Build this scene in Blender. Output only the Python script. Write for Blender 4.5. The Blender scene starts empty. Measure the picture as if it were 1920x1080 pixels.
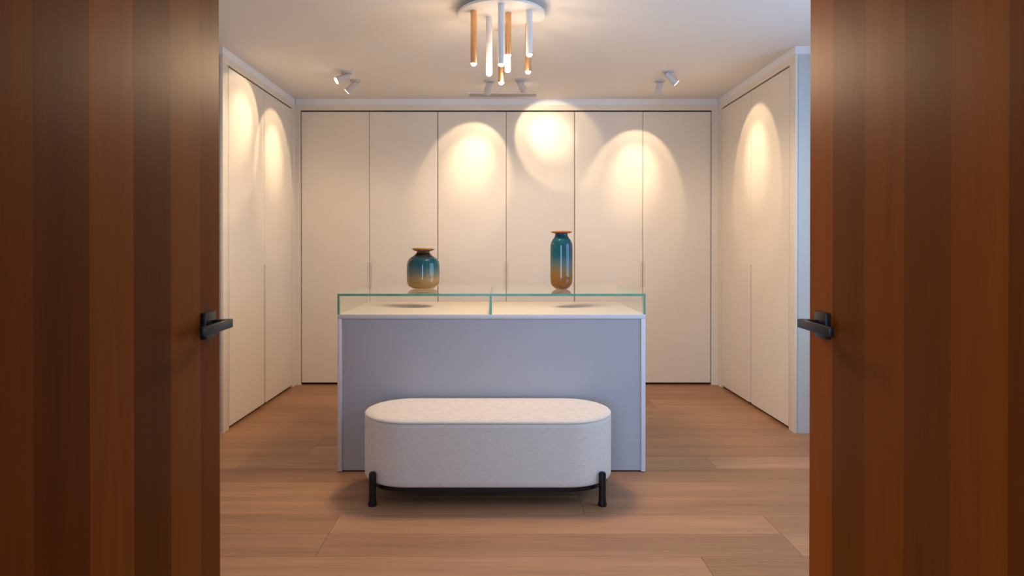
import bpy, bmesh, math, random
from mathutils import Vector, Matrix
random.seed(4)
PI = math.pi
S = bpy.context.scene
COL = S.collection

# ------------------------------------------------------------------ camera
F_PX, CX, HORIZON, PITCH = 1200.0, 938.0, 465.0, 0.3
cam_d = bpy.data.cameras.new('camera')
cam_d.sensor_width = 36.0
cam_d.lens = F_PX / 1920 * 36
cam_d.shift_x = (960 - CX) / 1920
cam_d.shift_y = -(540 - HORIZON - F_PX * math.tan(math.radians(PITCH))) / 1920
cam_d.clip_start = 0.02
cam = bpy.data.objects.new('camera', cam_d)
cam.location = (0, 0, 1.2)
cam.rotation_euler = (math.radians(90 - PITCH), 0, 0)
COL.objects.link(cam)
S.camera = cam

# ------------------------------------------------------------------ world, daylight, exposure
DAY = (0.42, 0.64, 1.0)
DAY_W = 205.0
SIDE_W = 46.0
PEND_W = 9.5
PEND_UP_W = 1.1
SPOT_WIDE = 13.5
SPOT_CORE = 28.0
PEND_C = (1.0, 0.73, 0.47)
SPOT_C = (1.0, 0.74, 0.46)
S.view_settings.view_transform = 'Standard'
S.view_settings.look = 'None'
S.view_settings.gamma = 1
S.view_settings.use_curve_mapping = False
S.view_settings.exposure = 0.03
w = bpy.data.worlds.new('sky')
S.world = w
w.use_nodes = True
bg = w.node_tree.nodes['Background']
bg.inputs[0].default_value = (0.45, 0.66, 1.0, 1)
bg.inputs[1].default_value = 0.6


def lamp(name, kind, loc, energy, color, target=None, **kw):
    d = bpy.data.lights.new(name, kind)
    d.energy = energy
    d.color = color
    for k, v in kw.items():
        setattr(d, k, v)
    o = bpy.data.objects.new(name, d)
    COL.objects.link(o)
    o.location = loc
    if target is not None:
        o.rotation_euler = (Vector(target) - Vector(loc)).to_track_quat('-Z', 'Y').to_euler()
    return o


# overcast daylight entering the hall through its tall window, behind and left of the camera
lamp('window_daylight', 'AREA', (-1.35, -3.09, 1.32), DAY_W, DAY, target=(-1.35, 0, 1.32),
     shape='RECTANGLE', size=3.15, size_y=2.1)
# daylight through the window in the right-hand side wall, hidden by the right door leaf
lamp('window_daylight', 'AREA', (2.62, 2.45, 1.55), SIDE_W, DAY, target=(0, 2.45, 1.55),
     shape='RECTANGLE', size=1.9, size_y=1.4)


# ------------------------------------------------------------------ materials
def new_mat(name):
    m = bpy.data.materials.new(name)
    m.use_nodes = True
    nt = m.node_tree
    return m, nt, nt.nodes['Principled BSDF']


def N(nt, t, **inp):
    n = nt.nodes.new(t)
    for k, v in inp.items():
        n.inputs[k.replace('_', ' ')].default_value = v
    return n


def ramp(nt, stops):
    r = nt.nodes.new('ShaderNodeValToRGB')
    el = r.color_ramp.elements
    while len(el) < len(stops):
        el.new(0.5)
    for e, (p, c) in zip(el, stops):
        e.position = p
        e.color = (*c, 1)
    return r


def plain(name, col, rough=0.5, metal=0.0, bump=0.0, bscale=60.0, var=0.03, spec=0.5):
    m, nt, b = new_mat(name)
    tc = N(nt, 'ShaderNodeTexCoord')
    nz = N(nt, 'ShaderNodeTexNoise', Scale=bscale, Detail=3.0)
    nt.links.new(tc.outputs['Object'], nz.inputs['Vector'])
    r = ramp(nt, [(0.3, tuple(c * (1 - var) for c in col)), (0.7, tuple(min(1, c * (1 + var)) for c in col))])
    nt.links.new(nz.outputs['Fac'], r.inputs[0])
    nt.links.new(r.outputs[0], b.inputs['Base Color'])
    b.inputs['Roughness'].default_value = rough
    b.inputs['Metallic'].default_value = metal
    b.inputs['Specular IOR Level'].default_value = spec
    if bump:
        bp = N(nt, 'ShaderNodeBump', Strength=bump, Distance=0.002)
        nt.links.new(nz.outputs['Fac'], bp.inputs['Height'])
        nt.links.new(bp.outputs[0], b.inputs['Normal'])
    return m


def wood(name, axis, rough, grain=(0.72, 1.18), fine=90.0, coat=0.0, spec=0.5):
    """wood whose tone comes from the object's own colour; grain runs along axis"""
    m, nt, b = new_mat(name)
    tc = N(nt, 'ShaderNodeTexCoord')
    info = N(nt, 'ShaderNodeObjectInfo')
    mp = N(nt, 'ShaderNodeMapping')
    sc = [1.0, 1.0, 1.0]
    sc[axis] = 0.055
    mp.inputs['Scale'].default_value = sc
    ad = nt.nodes.new('ShaderNodeVectorMath')
    ad.operation = 'ADD'
    mu = nt.nodes.new('ShaderNodeMath')
    mu.operation = 'MULTIPLY'
    mu.inputs[1].default_value = 37.0
    nt.links.new(info.outputs['Random'], mu.inputs[0])
    nt.links.new(tc.outputs['Object'], mp.inputs['Vector'])
    nt.links.new(mp.outputs[0], ad.inputs[0])
    nt.links.new(mu.outputs[0], ad.inputs[1])
    n1 = N(nt, 'ShaderNodeTexNoise', Scale=fine, Detail=6.0, Roughness=0.65)
    n2 = N(nt, 'ShaderNodeTexNoise', Scale=fine * 0.14, Detail=4.0, Distortion=0.8)
    nt.links.new(ad.outputs[0], n1.inputs['Vector'])
    nt.links.new(ad.outputs[0], n2.inputs['Vector'])
    mx = nt.nodes.new('ShaderNodeMix')
    mx.inputs[0].default_value = 0.55
    nt.links.new(n1.outputs['Fac'], mx.inputs[2])
    nt.links.new(n2.outputs['Fac'], mx.inputs[3])
    mr = N(nt, 'ShaderNodeMapRange')
    mr.inputs[1].default_value = 0.3
    mr.inputs[2].default_value = 0.7
    mr.inputs[3].default_value = grain[0]
    mr.inputs[4].default_value = grain[1]
    nt.links.new(mx.outputs[0], mr.inputs[0])
    vm = nt.nodes.new('ShaderNodeVectorMath')
    vm.operation = 'SCALE'
    nt.links.new(info.outputs['Color'], vm.inputs[0])
    nt.links.new(mr.outputs[0], vm.inputs['Scale'])
    nt.links.new(vm.outputs[0], b.inputs['Base Color'])
    b.inputs['Roughness'].default_value = rough
    b.inputs['Coat Weight'].default_value = coat
    b.inputs['Coat Roughness'].default_value = 0.3
    b.inputs['Specular IOR Level'].default_value = spec
    bp = N(nt, 'ShaderNodeBump', Strength=0.12, Distance=0.001)
    nt.links.new(n1.outputs['Fac'], bp.inputs['Height'])
    nt.links.new(bp.outputs[0], b.inputs['Normal'])
    return m


def fabric(name, col):
    m, nt, b = new_mat(name)
    tc = N(nt, 'ShaderNodeTexCoord')
    mp = N(nt, 'ShaderNodeMapping')
    mp.inputs['Scale'].default_value = (34, 34, 300)
    nz = N(nt, 'ShaderNodeTexNoise', Scale=1.0, Detail=3.0, Roughness=0.6)
    nt.links.new(tc.outputs['Object'], mp.inputs['Vector'])
    nt.links.new(mp.outputs[0], nz.inputs['Vector'])
    mp2 = N(nt, 'ShaderNodeMapping')
    mp2.inputs['Scale'].default_value = (600, 600, 60)
    n2 = N(nt, 'ShaderNodeTexNoise', Scale=1.0, Detail=2.0)
    nt.links.new(tc.outputs['Object'], mp2.inputs['Vector'])
    nt.links.new(mp2.outputs[0], n2.inputs['Vector'])
    mx = nt.nodes.new('ShaderNodeMix')
    mx.inputs[0].default_value = 0.4
    nt.links.new(nz.outputs['Fac'], mx.inputs[2])
    nt.links.new(n2.outputs['Fac'], mx.inputs[3])
    r = ramp(nt, [(0.30, tuple(c * 0.87 for c in col)), (0.68, tuple(min(1, c * 1.09) for c in col))])
    nt.links.new(mx.outputs[0], r.inputs[0])
    nt.links.new(r.outputs[0], b.inputs['Base Color'])
    b.inputs['Roughness'].default_value = 0.95
    b.inputs['Specular IOR Level'].default_value = 0.15
    b.inputs['Sheen Weight'].default_value = 0.15
    bp = N(nt, 'ShaderNodeBump', Strength=0.5, Distance=0.0015)
    nt.links.new(mx.outputs[0], bp.inputs['Height'])
    nt.links.new(bp.outputs[0], b.inputs['Normal'])
    return m


def clear_glass(name):
    """clear float glass sheet: fresnel reflection over straight-through transmission"""
    m, nt, b = new_mat(name)
    nt.nodes.remove(b)
    out = nt.nodes['Material Output']
    fr = N(nt, 'ShaderNodeFresnel', IOR=1.5)
    # same air-to-glass reflectance from either face of the thin sheet
    ge = N(nt, 'ShaderNodeNewGeometry')
    io = N(nt, 'ShaderNodeMapRange')
    io.inputs[3].default_value = 1.5
    io.inputs[4].default_value = 1 / 1.5
    nt.links.new(ge.outputs['Backfacing'], io.inputs[0])
    nt.links.new(io.outputs[0], fr.inputs[0])
    tr = N(nt, 'ShaderNodeBsdfTransparent', Color=(0.955, 0.985, 0.97, 1))
    gl = N(nt, 'ShaderNodeBsdfGlossy', Color=(1, 1, 1, 1), Roughness=0.0)
    mx = nt.nodes.new('ShaderNodeMixShader')
    nt.links.new(fr.outputs[0], mx.inputs[0])
    nt.links.new(tr.outputs[0], mx.inputs[1])
    nt.links.new(gl.outputs[0], mx.inputs[2])
    nt.links.new(mx.outputs[0], out.inputs[0])
    return m


def clear_edge(name):
    m, nt, b = new_mat(name)
    nt.nodes.remove(b)
    tr = N(nt, 'ShaderNodeBsdfTransparent', Color=(0.93, 0.975, 0.95, 1))
    nt.links.new(tr.outputs[0], nt.nodes['Material Output'].inputs[0])
    return m


def glow(name, col, strength):
    m, nt, b = new_mat(name)
    b.inputs['Base Color'].default_value = (0.9, 0.88, 0.84, 1)
    b.inputs['Emission Color'].default_value = (*col, 1)
    b.inputs['Emission Strength'].default_value = strength
    return m


def vase_glass(name, stops, height):
    m, nt, b = new_mat(name)
    tc = N(nt, 'ShaderNodeTexCoord')
    sp = N(nt, 'ShaderNodeSeparateXYZ')
    nt.links.new(tc.outputs['Object'], sp.inputs[0])
    nz = N(nt, 'ShaderNodeTexNoise', Scale=9.0, Detail=2.0)
    nt.links.new(tc.outputs['Object'], nz.inputs['Vector'])
    ma = nt.nodes.new('ShaderNodeMath')
    ma.operation = 'MULTIPLY_ADD'
    ma.inputs[1].default_value = 0.035
    nt.links.new(nz.outputs['Fac'], ma.inputs[0])
    nt.links.new(sp.outputs['Z'], ma.inputs[2])
    dv = nt.nodes.new('ShaderNodeMath')
    dv.operation = 'DIVIDE'
    dv.inputs[1].default_value = height
    nt.links.new(ma.outputs[0], dv.inputs[0])
    r = ramp(nt, stops)
    nt.links.new(dv.outputs[0], r.inputs[0])
    nt.links.new(r.outputs[0], b.inputs['Base Color'])
    b.inputs['Roughness'].default_value = 0.04
    b.inputs['IOR'].default_value = 1.5
    b.inputs['Transmission Weight'].default_value = 0.10
    return m


M = dict(
    laminate=plain('cream_laminate', (0.82, 0.745, 0.645), 0.42, var=0.012, bscale=5, spec=0.35),
    gap=plain('gap_shade_brown', (0.06, 0.04, 0.028), 0.8),  # dark brown on carcasses and plinths paints in the shade of the gaps
    pull=plain('finger_pull_brown', (0.72, 0.64, 0.54), 0.5),
    wall=plain('white_wall_paint', (0.80, 0.80, 0.80), 0.85, bump=0.05, bscale=140, var=0.01),
    cornice=plain('white_cornice_paint', (0.88, 0.885, 0.91), 0.7, var=0.01),
    ceil=plain('ceiling_paint', (0.87, 0.85, 0.83), 0.9, bump=0.04, bscale=120, var=0.012),
    hallwall=plain('hall_wall_paint', (0.55, 0.53, 0.50), 0.85, var=0.01),
    subfloor=plain('floor_joint', (0.12, 0.07, 0.045), 0.9),
    plank=wood('floor_oak', 0, 0.42, grain=(0.70, 1.24), fine=70.0, spec=0.35),
    door=wood('door_veneer', 2, 0.42, grain=(0.82, 1.14), fine=150.0, spec=0.025),
    lilac=plain('island_lilac_lacquer', (0.47, 0.455, 0.49), 0.45, var=0.012, bscale=5),
    lilac_edge=plain('island_edge_lacquer', (0.74, 0.725, 0.76), 0.45, var=0.012, bscale=5),
    counter=plain('island_top_cream', (0.62, 0.55, 0.50), 0.6, spec=0.1, var=0.012, bscale=5),
    glass=clear_glass('clear_glass'),
    gclear=clear_edge('clear_glass_edge'),
    gedge=plain('green_glass_edge', (0.15, 0.42, 0.29), 0.25, var=0.15, bscale=14),
    fabric=fabric('oatmeal_fabric', (0.735, 0.655, 0.595)),
    black=plain('black_metal', (0.008, 0.007, 0.007), 0.34, var=0.1, spec=0.28),
    white=plain('white_metal', (0.80, 0.79, 0.79), 0.4, var=0.01),
    spotwhite=plain('spot_white_metal', (0.60, 0.585, 0.58), 0.5, var=0.01),
    brass=plain('brushed_brass', (0.78, 0.47, 0.24), 0.28, metal=1.0, var=0.06, bscale=30),
    bulb=glow('pendant_diffuser', (1.0, 0.86, 0.62), 60.0),
    lens=glow('spot_lens', (1.0, 0.88, 0.68), 9.0),
    vent=plain('vent_grey', (0.55, 0.51, 0.47), 0.6),
    ventdark=plain('vent_dark', (0.10, 0.09, 0.08), 0.9),
    vase_a=vase_glass('teal_amber_glass', [(0.0, (0.2220, 0.0980, 0.0198)), (0.12, (0.3700, 0.1960, 0.0462)), (0.32, (0.3108, 0.2100, 0.0858)),
                      (0.47, (0.0888, 0.1330, 0.1254)), (0.62, (0.0074, 0.0770, 0.1056)), (0.78, (0.0030, 0.0385, 0.0660)),
                      (0.88, (0.0222, 0.0140, 0.0132)), (1.0, (0.1480, 0.0700, 0.0198))], 0.25),
    vase_b=vase_glass('teal_orange_glass', [(0.0, (0.1628, 0.0525, 0.0079)), (0.15, (0.2664, 0.0980, 0.0165)), (0.33, (0.2368, 0.1330, 0.0330)),
                      (0.46, (0.0962, 0.1400, 0.1386)), (0.62, (0.0059, 0.0840, 0.1188)), (0.85, (0.0030, 0.0700, 0.1056)),
                      (1.0, (0.0044, 0.0630, 0.0990))], 0.35),
    rim_a=plain('amber_glass_rim', (0.30, 0.16, 0.045), 0.08, var=0.1),
    rim_b=plain('orange_glass_rim', (0.36, 0.12, 0.03), 0.08, var=0.1),
    end_daylight=plain('daylight_tinted_end_panel', (0.58, 0.61, 0.62), 0.5, var=0.01, bscale=5),  # cooler than the laminate: blue daylight on the ends is put into the colour
    frame=plain('window_frame_paint', (0.75, 0.76, 0.78), 0.5),
)


# ------------------------------------------------------------------ mesh helpers
def link(name, me, m, parent=None, loc=(0, 0, 0)):
    o = bpy.data.objects.new(name, me)
    COL.objects.link(o)
    if m is not None:
        for mm in (m if isinstance(m, (list, tuple)) else [m]):
            me.materials.append(mm)
    o.location = loc
    if parent is not None:
        o.parent = parent
    return o


def done(name, bm, m, parent=None, loc=(0, 0, 0), smooth=None):
    bmesh.ops.recalc_face_normals(bm, faces=bm.faces)
    me = bpy.data.meshes.new(name)
    bm.to_mesh(me)
    bm.free()
    if smooth is not None:
        for p in me.polygons:
            p.use_smooth = True
        me.set_sharp_from_angle(angle=math.radians(smooth))
    return link(name, me, m, parent, loc)


def add_box(bm, x0, x1, y0, y1, z0, z1, bev=0.0):
    r = bmesh.ops.create_cube(bm, size=1.0)
    vs = r['verts']
    bmesh.ops.scale(bm, vec=(x1 - x0, y1 - y0, z1 - z0), verts=vs)
    bmesh.ops.translate(bm, vec=((x0 + x1) / 2, (y0 + y1) / 2, (z0 + z1) / 2), verts=vs)
    if bev:
        es = list({e for v in vs for e in v.link_edges})
        bmesh.ops.bevel(bm, geom=es, offset=bev, segments=2, affect='EDGES', profile=0.5)


def box(name, x0, x1, y0, y1, z0, z1, m, parent=None, bev=0.0):
    """box given in the parent's coordinates; origin at its base centre"""
    bm = bmesh.new()
    cx, cy = (x0 + x1) / 2, (y0 + y1) / 2
    add_box(bm, x0 - cx, x1 - cx, y0 - cy, y1 - cy, 0, z1 - z0, bev)
    return done(name, bm, m, parent, (cx, cy, z0), smooth=35 if bev else None)


def lathe(bm, prof, seg=48, cap0=True, cap1=True):
    rings = []
    for r, z in prof:
        if r < 1e-6:
            rings.append([bm.verts.new((0, 0, z))])
        else:
            rings.append([bm.verts.new((r * math.cos(2 * PI * k / seg), r * math.sin(2 * PI * k / seg), z)) for k in range(seg)])
    for a, b in zip(rings, rings[1:]):
        for k in range(seg):
            k2 = (k + 1) % seg
            if len(a) == 1 and len(b) == 1:
                continue
            if len(a) == 1:
                bm.faces.new((a[0], b[k], b[k2]))
            elif len(b) == 1:
                bm.faces.new((a[k], a[k2], b[0]))
            else:
                bm.faces.new((a[k], a[k2], b[k2], b[k]))
    if cap0 and len(rings[0]) > 1:
        bm.faces.new(rings[0][::-1])
    if cap1 and len(rings[-1]) > 1:
        bm.faces.new(rings[-1])


def turned(name, prof, m, parent=None, loc=(0, 0, 0), seg=48, cap0=True, cap1=True, smooth=40):
    bm = bmesh.new()
    lathe(bm, prof, seg, cap0, cap1)
    return done(name, bm, m, parent, loc, smooth)


def prism(name, pts, t, plane, m, parent=None, loc=(0, 0, 0), bev=0.0015):
    """extrude a 2-D outline: plane 'xz' grows along +y, plane 'yz' grows along +x"""
    bm = bmesh.new()
    if plane == 'xz':
        f = [bm.verts.new((a, 0, b)) for a, b in pts]
        off = Vector((0, t, 0))
    else:
        f = [bm.verts.new((0, a, b)) for a, b in pts]
        off = Vector((t, 0, 0))
    face = bm.faces.new(f)
    r = bmesh.ops.extrude_face_region(bm, geom=[face])
    bmesh.ops.translate(bm, vec=off, verts=[v for v in r['geom'] if isinstance(v, bmesh.types.BMVert)])
    if bev:
        es = [e for e in bm.edges if e.calc_length() > 0.1]
        bmesh.ops.bevel(bm, geom=es, offset=bev, segments=1, affect='EDGES')
    return done(name, bm, m, parent, loc)


def thing(name, loc, label, cat, group=None, rz=0.0):
    o = bpy.data.objects.new(name, None)
    o.empty_display_size = 0.1
    COL.objects.link(o)
    o.location = loc
    o.rotation_euler = (0, 0, rz)
    return tag(o, label, cat, group)


def tag(o, label, cat, group=None):
    o['label'] = label
    o['category'] = cat
    if group:
        o['group'] = group
    return o


def struct(o, label=None):
    o['kind'] = 'structure'
    if label:
        o['label'] = label
    return o


# ------------------------------------------------------------------ room shell
XL, XR = -1.792, 1.905            # fronts of the side wardrobes
WL, WR = -2.42, 2.53              # side walls
YB = 5.607                        # fronts of the back wardrobes
YF = 4.138                        # near ends of the side wardrobes
CEIL = 2.505
struct(box('wall_back', WL - 0.1, WR + 0.1, 6.22, 6.32, 0, CEIL, M['wall']))
struct(box('wall_left', WL - 0.1, WL, 0.74, 6.22, 0, CEIL, M['wall']))
bm = bmesh.new()
add_box(bm, WR, WR + 0.1, 0.74, 1.45, 0, CEIL)
add_box(bm, WR, WR + 0.1, 3.45, 6.22, 0, CEIL)
add_box(bm, WR, WR + 0.1, 1.45, 3.45, 0, 0.8)
add_box(bm, WR, WR + 0.1, 1.45, 3.45, 2.3, CEIL)
struct(done('wall_right', bm, M['wall']))
struct(box('ceiling', WL - 0.1, WR + 0.1, 0.64, 6.32, CEIL, CEIL + 0.1, M['ceil']))
# wall with the double doorway the camera looks through
DL, DR, DZ = -0.585, 0.645, 2.36
bm = bmesh.new()
add_box(bm, -3.2, DL, 0.62, 0.74, 0, CEIL)
add_box(bm, DR, 2.6, 0.62, 0.74, 0, CEIL)
add_box(bm, DL, DR, 0.62, 0.74, DZ, CEIL)
struct(done('wall_front', bm, M['wall']))
# the hall on the camera's side
bm = bmesh.new()
add_box(bm, -3.3, -3.2, -3.1, 0.74, 0, CEIL)
struct(done('wall_hall_left', bm, M['hallwall']))
struct(box('wall_hall_right', 2.5, 2.6, -3.1, 0.62, 0, CEIL, M['hallwall']))
bm = bmesh.new()
add_box(bm, -3.3, -2.95, -3.1, -3.0, 0, CEIL)
add_box(bm, 0.25, 2.6, -3.1, -3.0, 0, CEIL)
add_box(bm, -2.95, 0.25, -3.1, -3.0, 0, 0.22)
add_box(bm, -2.95, 0.25, -3.1, -3.0, 2.40, CEIL)
struct(done('wall_hall_back', bm, M['hallwall']))
struct(box('ceiling_hall', -3.3, 2.6, -3.1, 0.64, CEIL, CEIL + 0.1, M['ceil']))
win = struct(bpy.data.objects.new('window_1', None))
COL.objects.link(win)
win.location = (-1.35, -3.05, 0.22)
for (a, b_, c, d) in ((-1.6, 1.6, 0, 0.06), (-1.6, 1.6, 2.12, 2.18), (-1.6, -1.54, 0.06, 2.12), (1.54, 1.6, 0.06, 2.12),
                      (-0.56, -0.5, 0.06, 2.12), (0.5, 0.56, 0.06, 2.12)):
    box('window_frame', a, b_, -0.03, 0.03, c, d, M['frame'], win)
for (a, b_) in ((-1.54, -0.56), (-0.5, 0.5), (0.56, 1.54)):
    box('pane', a, b_, -0.004, 0.004, 0.06, 2.12, M['glass'], win)
struct(win)

win2 = struct(bpy.data.objects.new('window_2', None))
COL.objects.link(win2)
win2.location = (WR + 0.05, 2.45, 0.8)
for (a, b_, c, d) in ((-1.0, 1.0, 0, 0.06), (-1.0, 1.0, 1.44, 1.5), (-1.0, -0.94, 0.06, 1.44), (0.94, 1.0, 0.06, 1.44), (-0.03, 0.03, 0.06, 1.44)):
    box('window_frame', -0.03, 0.03, a, b_, c, d, M['frame'], win2)
for (a, b_) in ((-0.94, -0.03), (0.03, 0.94)):
    box('pane', -0.004, 0.004, a, b_, 0.06, 1.44, M['glass'], win2)

# floor: boards running across the room, each its own board
floor = struct(box('floor', -3.3, 2.63, -3.1, 6.32, -0.1, -0.003, M['subfloor']))
PW = 0.198
tones = [(0.42, 0.215, 0.108), (0.46, 0.24, 0.124), (0.39, 0.195, 0.096), (0.44, 0.225, 0.115), (0.48, 0.255, 0.132), (0.41, 0.208, 0.107)]
pm = {}


def plank(x0, x1, y0, y1):
    L = round(x1 - x0, 3)
    if L not in pm:
        bm = bmesh.new()
        g = 0.0004
        add_box(bm, -L / 2 + g, L / 2 - g, -PW / 2 + g, PW / 2 - g, -0.012, 0)
        es = [e for e in bm.edges if all(v.co.z > -0.001 for v in e.verts)]
        bmesh.ops.bevel(bm, geom=es, offset=0.0012, segments=1, affect='EDGES')
        bmesh.ops.recalc_face_normals(bm, faces=bm.faces)
        me = bpy.data.meshes.new('plank')
        bm.to_mesh(me)
        bm.free()
        me.materials.append(M['plank'])
        pm[L] = me
    o = bpy.data.objects.new('plank', pm[L])
    COL.objects.link(o)
    o.parent = floor
    o.matrix_parent_inverse = floor.matrix_world.inverted()
    o.location = ((x0 + x1) / 2 - floor.location.x, (y0 + y1) / 2 - floor.location.y, 0 - floor.location.z)
    t = random.choice(tones)
    k = random.uniform(0.93, 1.07)
    o.color = (t[0] * k, t[1] * k, t[2] * k, 1)


floor_x0, floor_x1 = -2.42, 2.53
y = 0.90
row = 0
while y < 6.0:
    cuts = [floor_x0]
    x = floor_x0 + random.choice((0.5, 0.9, 1.3, 1.7))
    while x < floor_x1 - 0.3:
        cuts.append(x)
        x += 1.9
    cuts.append(floor_x1)
    for a, b_ in zip(cuts, cuts[1:]):
        plank(a, b_, y, y + PW)
    y += PW
    row += 1
hf = box('hall_boards', -3.2, 2.53, -3.0, 0.90, -0.012, 0.0, M['plank'])
hf.color = (0.37, 0.2, 0.11, 1)
hf.parent = floor
hf.location = (hf.location.x - floor.location.x, hf.location.y - floor.location.y, -0.012 - floor.location.z)

# cornices (white wall paint above the wardrobes), fascias and end posts in cream laminate
CO0 = 2.452
TOP = 2.396
struct(box('trim_1', XL, XR, YB + 0.008, 6.22, CO0, CEIL, M['cornice']))
struct(box('trim_2', WL, XL - 0.004, YF + 0.01, YB + 0.1, CO0, CEIL, M['cornice']))
struct(box('trim_3', XR + 0.004, WR, YF + 0.01, YB + 0.1, CO0, CEIL, M['cornice']))
DTOP = TOP
struct(box('trim_4', XL, XR, YB, YB + 0.02, DTOP + 0.008, CO0, M['laminate']))           # back fascia
struct(box('trim_5', XL - 0.018, XL, YF, YB, DTOP + 0.008, CO0, M['laminate']))          # left fascia
struct(box('trim_6', XR, XR + 0.018, YF, YB, DTOP + 0.008, CO0, M['laminate']))          # right fascia
BX = [-1.743, -1.145, -0.547, 0.051, 0.650, 1.250, 1.846]
struct(box('trim_7', XL, BX[0] - 0.004, YB, YB + 0.02, 0, DTOP + 0.008, M['laminate']))
struct(box('trim_8', BX[-1] + 0.004, XR, YB, YB + 0.02, 0, DTOP + 0.008, M['laminate']))
SY = [4.226, 4.866, 5.506]
struct(box('trim_9', XL - 0.018, XL, YF, SY[0] - 0.003, 0, DTOP + 0.008, M['laminate'], bev=0.001))
struct(box('trim_10', XR, XR + 0.018, YF, SY[0] - 0.003, 0, DTOP + 0.008, M['laminate'], bev=0.001))
struct(box('trim_11', XL - 0.018, XL, SY[2] + 0.003, YB + 0.02, 0, DTOP + 0.008, M['laminate']))
struct(box('trim_12', XR, XR + 0.018, SY[2] + 0.003, YB + 0.02, 0, DTOP + 0.008, M['laminate']))

# ------------------------------------------------------------------ entrance doors (open leaves)
def door_leaf(name, face_x, sgn, tones_, label):
    """leaf parallel to the view; sgn=+1 leaf whose visible face looks to +x"""
    y0, y1 = 0.665, 1.309
    tilt = 0.07
    t = 0.042
    d = bpy.data.objects.new(name, None)
    COL.objects.link(d)
    d.location = (face_x + sgn * (tilt * (y1 - y0) - t), y0, 0.006)
    d.rotation_euler = (0, 0, sgn * math.asin(tilt))
    struct(d, label)
    H = 2.34
    a, b_ = sorted((0.0, sgn * (t - 0.002)))
    core = box('leaf_core', a, b_, 0, y1 - y0, 0, H, M['door'], d)
    core.color = (0.105, 0.05, 0.022, 1)
    edges = [e - y0 for e in (y0, 0.7305, 0.842, 0.959, 1.084, 1.211, y1)]
    if sgn < 0:
        edges = [e - y0 for e in (y0, 0.7456, 0.853, 0.964, 1.085, 1.205, y1)]
    for k, (e0, e1) in enumerate(zip(edges, edges[1:])):
        xa, xb = sorted((sgn * (t - 0.002), sgn * t))
        o = box('veneer_strip', xa, xb, e0 + 0.0001, e1 - 0.0001, 0, H, M['door'], d)
        o.color = (*tones_[k % len(tones_)], 1)
    # lever handle
    h = thing('handle', (0, 0, 0), '', '')
    for key in ('label', 'category'):
        del h[key]
    h.parent = d
    h.location = (sgn * t, 1.238 - y0, 1.051 - 0.006)
    h['label'] = 'square black lever handle'
    bm = bmesh.new()
    xs = sorted((0, sgn * 0.010))
    add_box(bm, xs[0], xs[1], -0.026, 0.026, -0.025, 0.025, 0.001)
    done('rose', bm, M['black'], h, smooth=35)
    bm = bmesh.new()
    xs = sorted((sgn * 0.010, sgn * 0.040))
    add_box(bm, xs[0], xs[1], 0.008, 0.030, -0.0085, 0.0085, 0.001)
    done('neck', bm, M['black'], h, smooth=35)
    bm = bmesh.new()
    xs = sorted((sgn * 0.032, sgn * 0.041))
    add_box(bm, xs[0], xs[1], -0.114, 0.030, -0.0085, 0.0085, 0.0012)
    done('lever', bm, M['black'], h, smooth=35)
    return d


A = (0.217, 0.0515, 0.0059)
B = (0.128, 0.0280, 0.0032)
C_ = (0.182, 0.0414, 0.0043)
door_leaf('door_1', -0.575, 1, [C_, B, A, (0.115, 0.0280, 0.0035), (0.200, 0.0515, 0.0059), (0.148, 0.0358, 0.0049)],
          'dark veneered door leaf open on the left of the doorway')
door_leaf('door_2', 0.634, -1, [(0.142, 0.0276, 0.0029), (0.217, 0.0460, 0.0043), (0.151, 0.0333, 0.0038), (0.217, 0.0483, 0.0043), (0.166, 0.0391, 0.0038), (0.302, 0.0667, 0.0058)],
          'reddish brown veneered door leaf open on the right of the doorway')
# frame of the doorway
bm = bmesh.new()
add_box(bm, DL, DL + 0.004, 0.60, 0.76, 0, DZ)
add_box(bm, DR - 0.004, DR, 0.60, 0.76, 0, DZ)
o = struct(done('trim_13', bm, M['door']))
o.color = (0.12, 0.055, 0.022, 1)

# ------------------------------------------------------------------ wardrobes
GAP = 0.003
Z0, NZ0, NZ1 = 0.020, 0.854, 1.074


def notch_outline(a0, a1, z0, z1, side, depth, n0, n1, rad=0.012):
    """door outline with a finger notch in its edge at a0 (side=-1) or a1 (side=+1)"""
    def arc(cx, cz, t0, t1):
        return [(cx + rad * math.cos(t0 + (t1 - t0) * k / 4), cz + rad * math.sin(t0 + (t1 - t0) * k / 4)) for k in range(5)]
    if side > 0:
        p = [(a0, z0)]
        if n0 > z0:
            p += [(a1, z0), (a1, n0)]
            p += arc(a1 - depth + rad, n0 + rad, -PI / 2, -PI)
        else:
            p += [(a1 - depth, z0)]
        p += arc(a1 - depth + rad, n1 - rad, PI, PI / 2)
        p += [(a1, n1), (a1, z1), (a0, z1)]
        return p
    q = notch_outline(-a1, -a0, z0, z1, 1, depth, n0, n1, rad)
    return [(-a, z) for a, z in q][::-1]


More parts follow.
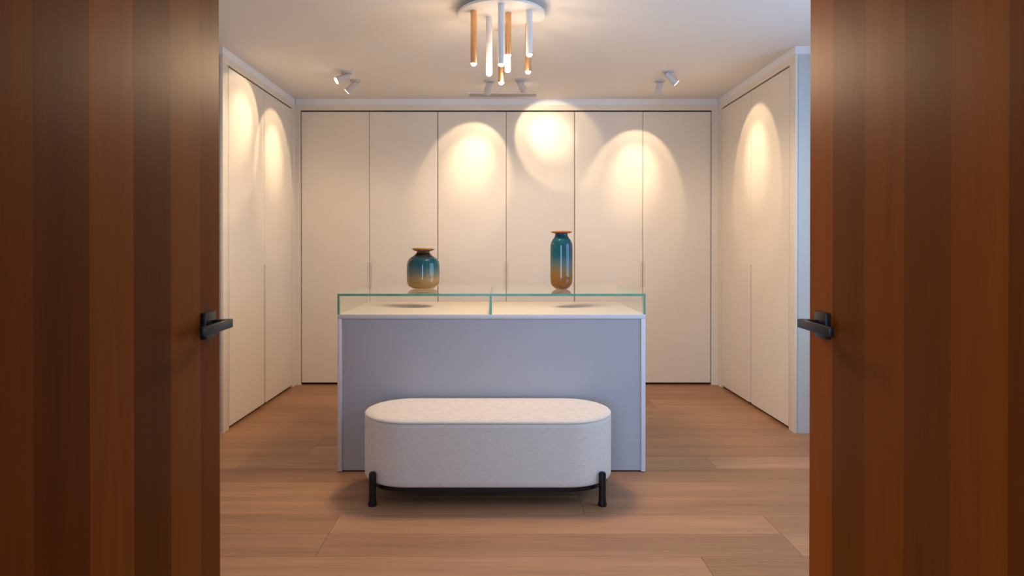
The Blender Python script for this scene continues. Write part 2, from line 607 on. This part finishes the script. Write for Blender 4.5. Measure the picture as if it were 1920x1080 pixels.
def wardrobe_back(x0, x1, label):
    xm = (x0 + x1) / 2
    w_ = thing('wardrobe', (xm, YB, 0), label, 'wardrobe', 'built-in wardrobes along the back wall')
    hw = (x1 - x0) / 2
    box('carcass', -hw + 0.001, hw - 0.001, 0.0215, 0.60, 0.055, DTOP, M['gap'], w_)
    box('plinth', -hw + 0.001, hw - 0.001, 0.045, 0.06, 0.0, 0.055, M['gap'], w_)
    for s in (-1, 1):
        a, b_ = (-hw + GAP, -GAP / 1.5) if s < 0 else (GAP / 1.5, hw - GAP)
        d = prism('door', notch_outline(a, b_, Z0, DTOP - 0.004, -s, 0.019, NZ0, NZ1), 0.020, 'xz', M['laminate'], w_)
        pa, pb = (-0.021, -GAP / 1.5) if s < 0 else (GAP / 1.5, 0.021)
        box('finger_pull', pa, pb, 0.005, 0.0195, NZ0 + 0.0005, NZ1 - 0.0005, M['pull'], d)
    return w_


wardrobe_back(BX[0], BX[2], 'tall cream two-door wardrobe on the back wall, behind the round-bodied vase')
wardrobe_back(BX[2], BX[4], 'tall cream two-door wardrobe on the back wall, in the middle under the ceiling vent')
wardrobe_back(BX[4], BX[6], 'tall cream two-door wardrobe on the back wall, right of the tall slim vase')


def wardrobe_side(X, s, label):
    """s=+1: doors look to +x (left side of the room)"""
    ym = SY[1]
    w_ = thing('wardrobe', (X, ym, 0), label, 'wardrobe')
    hl = SY[2] - SY[1]
    a, b_ = sorted((-s * 0.0215, -s * 0.60))
    box('carcass', a, b_, -hl + 0.001, hl - 0.001, 0.055, DTOP, M['gap'], w_)
    a, b_ = sorted((-s * 0.045, -s * 0.06))
    box('plinth', a, b_, -hl + 0.001, hl - 0.001, 0, 0.055, M['gap'], w_)
    for k in (-1, 1):
        p, q = (-hl + GAP, -0.0028) if k < 0 else (0.0028, hl - GAP)
        d = prism('door', notch_outline(p, q, Z0, DTOP - 0.004, -k, 0.016, Z0, 1.07), -s * 0.020, 'yz', M['laminate'], w_)
        pa, pb = (-0.017, -0.0028) if k < 0 else (0.0028, 0.017)
        a, b_ = sorted((-s * 0.012, -s * 0.0195))
        box('finger_pull', a, b_, pa, pb, Z0, 1.0695, M['pull'], d)
    # near end panel facing the doorway
    a, b_ = sorted((-s * 0.0205, -s * 0.62))
    box('end_panel', a, b_, YF - ym + 0.002, YF - ym + 0.022, 0, DTOP + 0.055, M['end_daylight'], w_)
    return w_


wardrobe_side(XL, 1, 'cream two-door wardrobe on the left side wall with two warm light pools')
wardrobe_side(XR, -1, 'cream two-door wardrobe on the right side wall with end panel tinted for bluish daylight')

# ------------------------------------------------------------------ island with glass display
IX0, IX1, IY0, IY1 = -0.871, 0.777, 3.42, 4.24
ICX, ICY = (IX0 + IX1) / 2, (IY0 + IY1) / 2
HW, HD = (IX1 - IX0) / 2, (IY1 - IY0) / 2
ITOP = 0.844
isl = thing('island', (ICX, ICY, 0), 'lilac grey dressing island with glass display top in the middle of the room', 'island')
T = 0.023
box('side_panel', -HW, -HW + T, -HD, HD, 0.004, ITOP - T, M['lilac_edge'], isl, 0.0008)
box('side_panel', HW - T, HW, -HD, HD, 0.004, ITOP - T, M['lilac_edge'], isl, 0.0008)
ct = box('countertop', -HW, HW, -HD, HD, ITOP - T + 0.0005, ITOP, [M['lilac_edge'], M['counter']], isl, 0.0008)
for p in ct.data.polygons:
    if p.normal.z > 0.9:
        p.material_index = 1
fp = box('front_panel', -HW + T + 0.0015, HW - T - 0.0015, -HD + 0.006, -HD + 0.024, 0.008, ITOP - T - 0.002, M['lilac'], isl)
fp['label'] = 'darker lilac recessed front panel'
box('back_panel', -HW + T + 0.0015, HW - T - 0.0015, HD - 0.024, HD - 0.006, 0.008, ITOP - T - 0.002, M['lilac'], isl)
box('plinth', -HW + 0.03, HW - 0.03, -HD + 0.03, HD - 0.03, 0, 0.01, M['gap'], isl)

GZ = 0.955
GT = 0.012


def pane(name, x0, x1, y0, y1, z0, z1, parent, thin):
    o = box(name, x0, x1, y0, y1, z0, z1, [M['glass'], M['gedge'], M['gclear']], parent)
    for p in o.data.polygons:
        n = p.normal
        if abs(n[thin]) < 0.5 and n.y < 0.5 and n.z > -0.5:
            p.material_index = 1
        elif abs(n[thin]) < 0.5:
            p.material_index = 2
    return o


gc = thing('glass_case', (ICX, ICY, ITOP), 'low clear glass display case with green edges on the island top', 'display case')
CXS = 0.0345       # divider offset from the centre of the island
CXS = (920 - 938) / 351 - ICX
hz = GZ - ITOP
pane('top_pane', -HW, CXS - 0.0005, -HD, HD, hz - GT, hz, gc, 2)
pane('top_pane', CXS + 0.0005, HW, -HD, HD, hz - GT, hz, gc, 2)
pane('side_pane', -HW, -HW + GT, -HD, HD, 0.0005, hz - GT - 0.0005, gc, 0)
pane('side_pane', HW - GT, HW, -HD, HD, 0.0005, hz - GT - 0.0005, gc, 0)
dv = pane('divider_pane', CXS - GT / 2, CXS + GT / 2, -HD, HD, 0.0005, hz - GT - 0.0005, gc, 0)


# ------------------------------------------------------------------ vases
def vase(loc, prof, rim, m, mr, label):
    v = thing('vase', loc, label, 'vase', None)
    wall = 0.0045
    inner = [(max(r - wall, 0.004), z if i else z + 0.008) for i, (r, z) in enumerate(prof)]
    pts = [(0.0, 0.0)] + prof + [(r, z) for r, z in inner[::-1]] + [(0.0, inner[0][1])]
    turned('body', pts, m, v, seg=64, smooth=60)
    turned('rim', rim, mr, v, seg=64, smooth=60, cap0=False, cap1=False)
    return v


def smooth_profile(p, n=6):
    out = []
    for i in range(len(p) - 1):
        p0 = p[max(i - 1, 0)]
        p1, p2 = p[i], p[i + 1]
        p3 = p[min(i + 2, len(p) - 1)]
        for k in range(n):
            t = k / n
            q = []
            for a in (0, 1):
                q.append(0.5 * ((2 * p1[a]) + (-p0[a] + p2[a]) * t + (2 * p0[a] - 5 * p1[a] + 4 * p2[a] - p3[a]) * t * t +
                                (-p0[a] + 3 * p1[a] - 3 * p2[a] + p3[a]) * t ** 3))
            out.append((max(q[0], 0.003), max(q[1], 0.0)))
    out.append(p[-1])
    return out


pa_ = smooth_profile([(0.046, 0.0), (0.070, 0.0055), (0.089, 0.0195), (0.0975, 0.042), (0.0990, 0.08), (0.0985, 0.13), (0.0965, 0.155),
                      (0.0895, 0.1735), (0.076, 0.1870), (0.058, 0.1995), (0.044, 0.2120), (0.0395, 0.2215), (0.041, 0.2262)])
ra_ = smooth_profile([(0.041, 0.2255), (0.052, 0.2280), (0.062, 0.2325), (0.0668, 0.2375), (0.0668, 0.2408), (0.0630, 0.2440), (0.056, 0.2460), (0.048, 0.2455), (0.041, 0.2390), (0.0365, 0.2265)], 4)
vase((-0.4645, 3.86, GZ), pa_, ra_, M['vase_a'], M['rim_a'], 'squat round-bodied glass vase fading from teal to amber on the glass case')
pb_ = smooth_profile([(0.030, 0.0), (0.0475, 0.010), (0.0605, 0.0275), (0.0660, 0.055), (0.0668, 0.12), (0.0668, 0.20), (0.0664, 0.250), (0.0645, 0.270),
                      (0.0570, 0.290), (0.0440, 0.3090), (0.0380, 0.3230), (0.0385, 0.3310)])
rb_ = smooth_profile([(0.0385, 0.3310), (0.049, 0.3325), (0.0590, 0.3360), (0.0630, 0.3395), (0.0630, 0.3420), (0.0590, 0.3455), (0.050, 0.3475), (0.044, 0.3465), (0.0380, 0.3400), (0.034, 0.3315)], 4)
vase((0.366, 3.83, GZ), pb_, rb_, M['vase_b'], M['rim_b'], 'tall slim glass vase fading from teal to orange on the glass case')

# ------------------------------------------------------------------ bench
BCX, BCY = -0.060, 3.168
HL, RR = 0.607, 0.233
bench = thing('bench', (BCX, BCY, 0), 'long pill-shaped oatmeal fabric bench with black legs before the island', 'bench')


def stadium(hl, r, seg=24):
    pts = []
    c = hl - r
    for k in range(seg + 1):
        a = -PI / 2 + PI * k / seg
        pts.append((c + r * math.cos(a), r * math.sin(a)))
    for k in range(seg + 1):
        a = PI / 2 + PI * k / seg
        pts.append((-c + r * math.cos(a), r * math.sin(a)))
    return pts


def stadium_loft(name, levels, m, parent, smooth=60):
    """levels: (inset, z); closed at both ends"""
    bm = bmesh.new()
    rings = []
    for ins, z in levels:
        rings.append([bm.verts.new((x, y_, z)) for x, y_ in stadium(HL - ins, max(RR - ins, 0.004))])
    n = len(rings[0])
    for a, b_ in zip(rings, rings[1:]):
        for k in range(n):
            bm.faces.new((a[k], a[(k + 1) % n], b_[(k + 1) % n], b_[k]))
    bm.faces.new(rings[0][::-1])
    bm.faces.new(rings[-1])
    return done(name, bm, m, parent, smooth=smooth)


ZB = 0.094
stadium_loft('upholstered_body', [(0.016, ZB), (0.006, ZB + 0.003), (0.001, ZB + 0.012), (0.0, ZB + 0.03), (0.0, 0.2), (0.0, 0.37), (0.001, 0.384), (0.005, 0.3895), (0.02, 0.390)],
             M['fabric'], bench)
stadium_loft('seat_pad', [(0.02, 0.3895), (0.004, 0.3900), (0.0, 0.3925), (0.0008, 0.3965), (0.005, 0.4010), (0.014, 0.4050), (0.03, 0.4085), (0.06, 0.4115), (0.11, 0.414), (0.17, 0.4155), (0.215, 0.416)],
             M['fabric'], bench)
stadium_loft('base_frame', [(0.022, 0.070), (0.018, 0.072), (0.018, ZB)], M['black'], bench)
for sx in (-1, 1):
    for sy in (-1, 1):
        lx, ly = sx * 0.5358, sy * 0.190
        if sy > 0:
            lx, ly = sx * 0.555, 0.168
        turned('leg', [(0.0195, 0.0), (0.0205, 0.003), (0.0205, 0.012), (0.0172, 0.022), (0.0165, 0.04), (0.0170, 0.146), (0.0155, 0.1525), (0.010, 0.156), (0.0, 0.157)],
               M['black'], bench, (lx, ly, 0), seg=24)

# ------------------------------------------------------------------ chandelier
CHX, CHY, CHZ = 0.006, 3.50, 2.460
ch = thing('chandelier', (CHX, CHY, CHZ), 'round white ceiling chandelier with white and brass tube lights of mixed lengths', 'chandelier')
turned('ceiling_disc', [(0.0, 0.0), (0.232, 0.0), (0.237, 0.002), (0.239, 0.006), (0.239, 0.012), (0.236, 0.016), (0.0, 0.016)], M['white'], ch, seg=72)
turned('mounting_plate', [(0.0, 0.016), (0.15, 0.016), (0.15, CEIL - CHZ), (0.0, CEIL - CHZ)], M['white'], ch, seg=48)
tubes = [('brass', -0.141, 3.41, 2.181), ('white', -0.061, 3.50, 2.151), ('white', 0.0055, 3.316, 2.150), ('brass', 0.0424, 3.44, 2.234),
         ('white', 0.042, 3.62, 2.203), ('brass', 0.006, 3.685, 2.151), ('white', 0.154, 3.40, 2.2255), ('brass', 0.157, 3.61, 2.1925)]
TR = 0.0172
for m_, tx, ty, tz in tubes:
    L = CHZ - tz
    t = turned('tube', [(TR - 0.003, -L + 0.004), (TR - 0.001, -L), (TR, -L + 0.001), (TR, -0.002), (TR - 0.001, 0.0), (0, 0)], M[m_], ch,
               (tx - CHX, ty - CHY, 0), seg=32, cap0=False)
    t['label'] = 'brass tube light' if m_ == 'brass' else 'white tube light'
    turned('bulb_lens', [(0.0, -L - 0.012), (0.008, -L - 0.0105), (0.013, -L - 0.006), (0.0145, -L + 0.0005), (0.0145, -L + 0.006), (0, -L + 0.006)],
           M['bulb'], t, seg=24)
    lamp('pendant_lamp', 'POINT', (tx, ty, tz - 0.032), PEND_UP_W, PEND_C, shadow_soft_size=0.018)
    lamp('pendant_lamp', 'SPOT', (tx, ty, tz - 0.032), PEND_W, PEND_C, target=(tx, ty, 0), spot_size=math.radians(180), spot_blend=0.25, shadow_soft_size=0.018)

# ------------------------------------------------------------------ ceiling spots
def spotlight(bx, by, tgt, label, length=0.085):
    s = thing('spotlight', (bx, by, CEIL), label, 'spotlight', 'adjustable ceiling spotlights')
    turned('base', [(0.0, 0.0), (0.040, 0.0), (0.041, -0.002), (0.041, -0.010), (0.039, -0.012), (0.0, -0.012)], M['spotwhite'], s, seg=32)
    piv = Vector((0, 0, -0.030))
    turned('swivel', [(0.0, -0.012), (0.011, -0.012), (0.011, -0.034), (0.0, -0.036)], M['spotwhite'], s, seg=16)
    d = (Vector(tgt) - (Vector((bx, by, CEIL)) + piv)).normalized()
    q = Vector((0, 0, -1)).rotation_difference(d)
    body = turned('spot_head', [(0.0, 0.020), (0.021, 0.020), (0.023, 0.018), (0.026, -length + 0.02), (0.027, -length), (0.0245, -length), (0.0235, -length + 0.006), (0.0, -length + 0.006)],
                  M['spotwhite'], s, piv, seg=32)
    body.rotation_mode = 'QUATERNION'
    body.rotation_quaternion = q
    turned('lens', [(0.0, -length - 0.004), (0.0235, -length - 0.002), (0.0240, -length + 0.005), (0.0, -length + 0.005)], M['lens'], body, seg=24)
    p = Vector((bx, by, CEIL)) + piv + d * (length + 0.012)
    lamp('spot_lamp', 'SPOT', p, SPOT_WIDE, SPOT_C, target=tgt, spot_size=math.radians(58), spot_blend=0.22, shadow_soft_size=0.012)
    lamp('spot_lamp', 'SPOT', p, SPOT_CORE, SPOT_C, target=tgt, spot_size=math.radians(40), spot_blend=1.0, shadow_soft_size=0.012)


spotlight(-1.143, 4.76, (XL, 4.42, 2.06), 'white ceiling spotlight at left, its lit lens turned to the left wardrobe')
spotlight(-1.130, 4.99, (XL, 5.06, 1.93), 'white ceiling spotlight at left, the farther one with its lens hidden')
spotlight(-0.0875, 5.00, (-0.25, YB, 1.96), 'white ceiling spotlight left of the lowest brass tube, near the vent')
spotlight(0.153, 4.97, (0.43, YB, 2.19), 'white ceiling spotlight right of the lowest brass tube, near the vent')
spotlight(1.243, 4.99, (1.178, YB, 1.85), 'white ceiling spotlight at right, the farther one turned to the back wall')
spotlight(1.238, 4.73, (XR, 4.77, 1.89), 'white ceiling spotlight at right, its lit lens turned to the right wardrobe')

# ------------------------------------------------------------------ ceiling vent
vt = thing('ceiling_vent', (0.022, 5.455, CEIL), 'long narrow slotted air vent in the ceiling before the back wardrobes', 'vent')
for (a, b_, c, d) in ((-0.302, 0.302, -0.075, -0.058), (-0.302, 0.302, 0.058, 0.075), (-0.302, -0.284, -0.058, 0.058), (0.284, 0.302, -0.058, 0.058)):
    box('frame', a, b_, c, d, -0.006, 0.0, M['white'], vt)
box('backing', -0.284, 0.284, -0.058, 0.058, -0.001, 0.0, M['ventdark'], vt)
for k in range(5):
    yy = -0.046 + 0.023 * k
    box('slat', -0.283, 0.283, yy - 0.007, yy + 0.007, -0.005, -0.0012, M['vent'], vt)
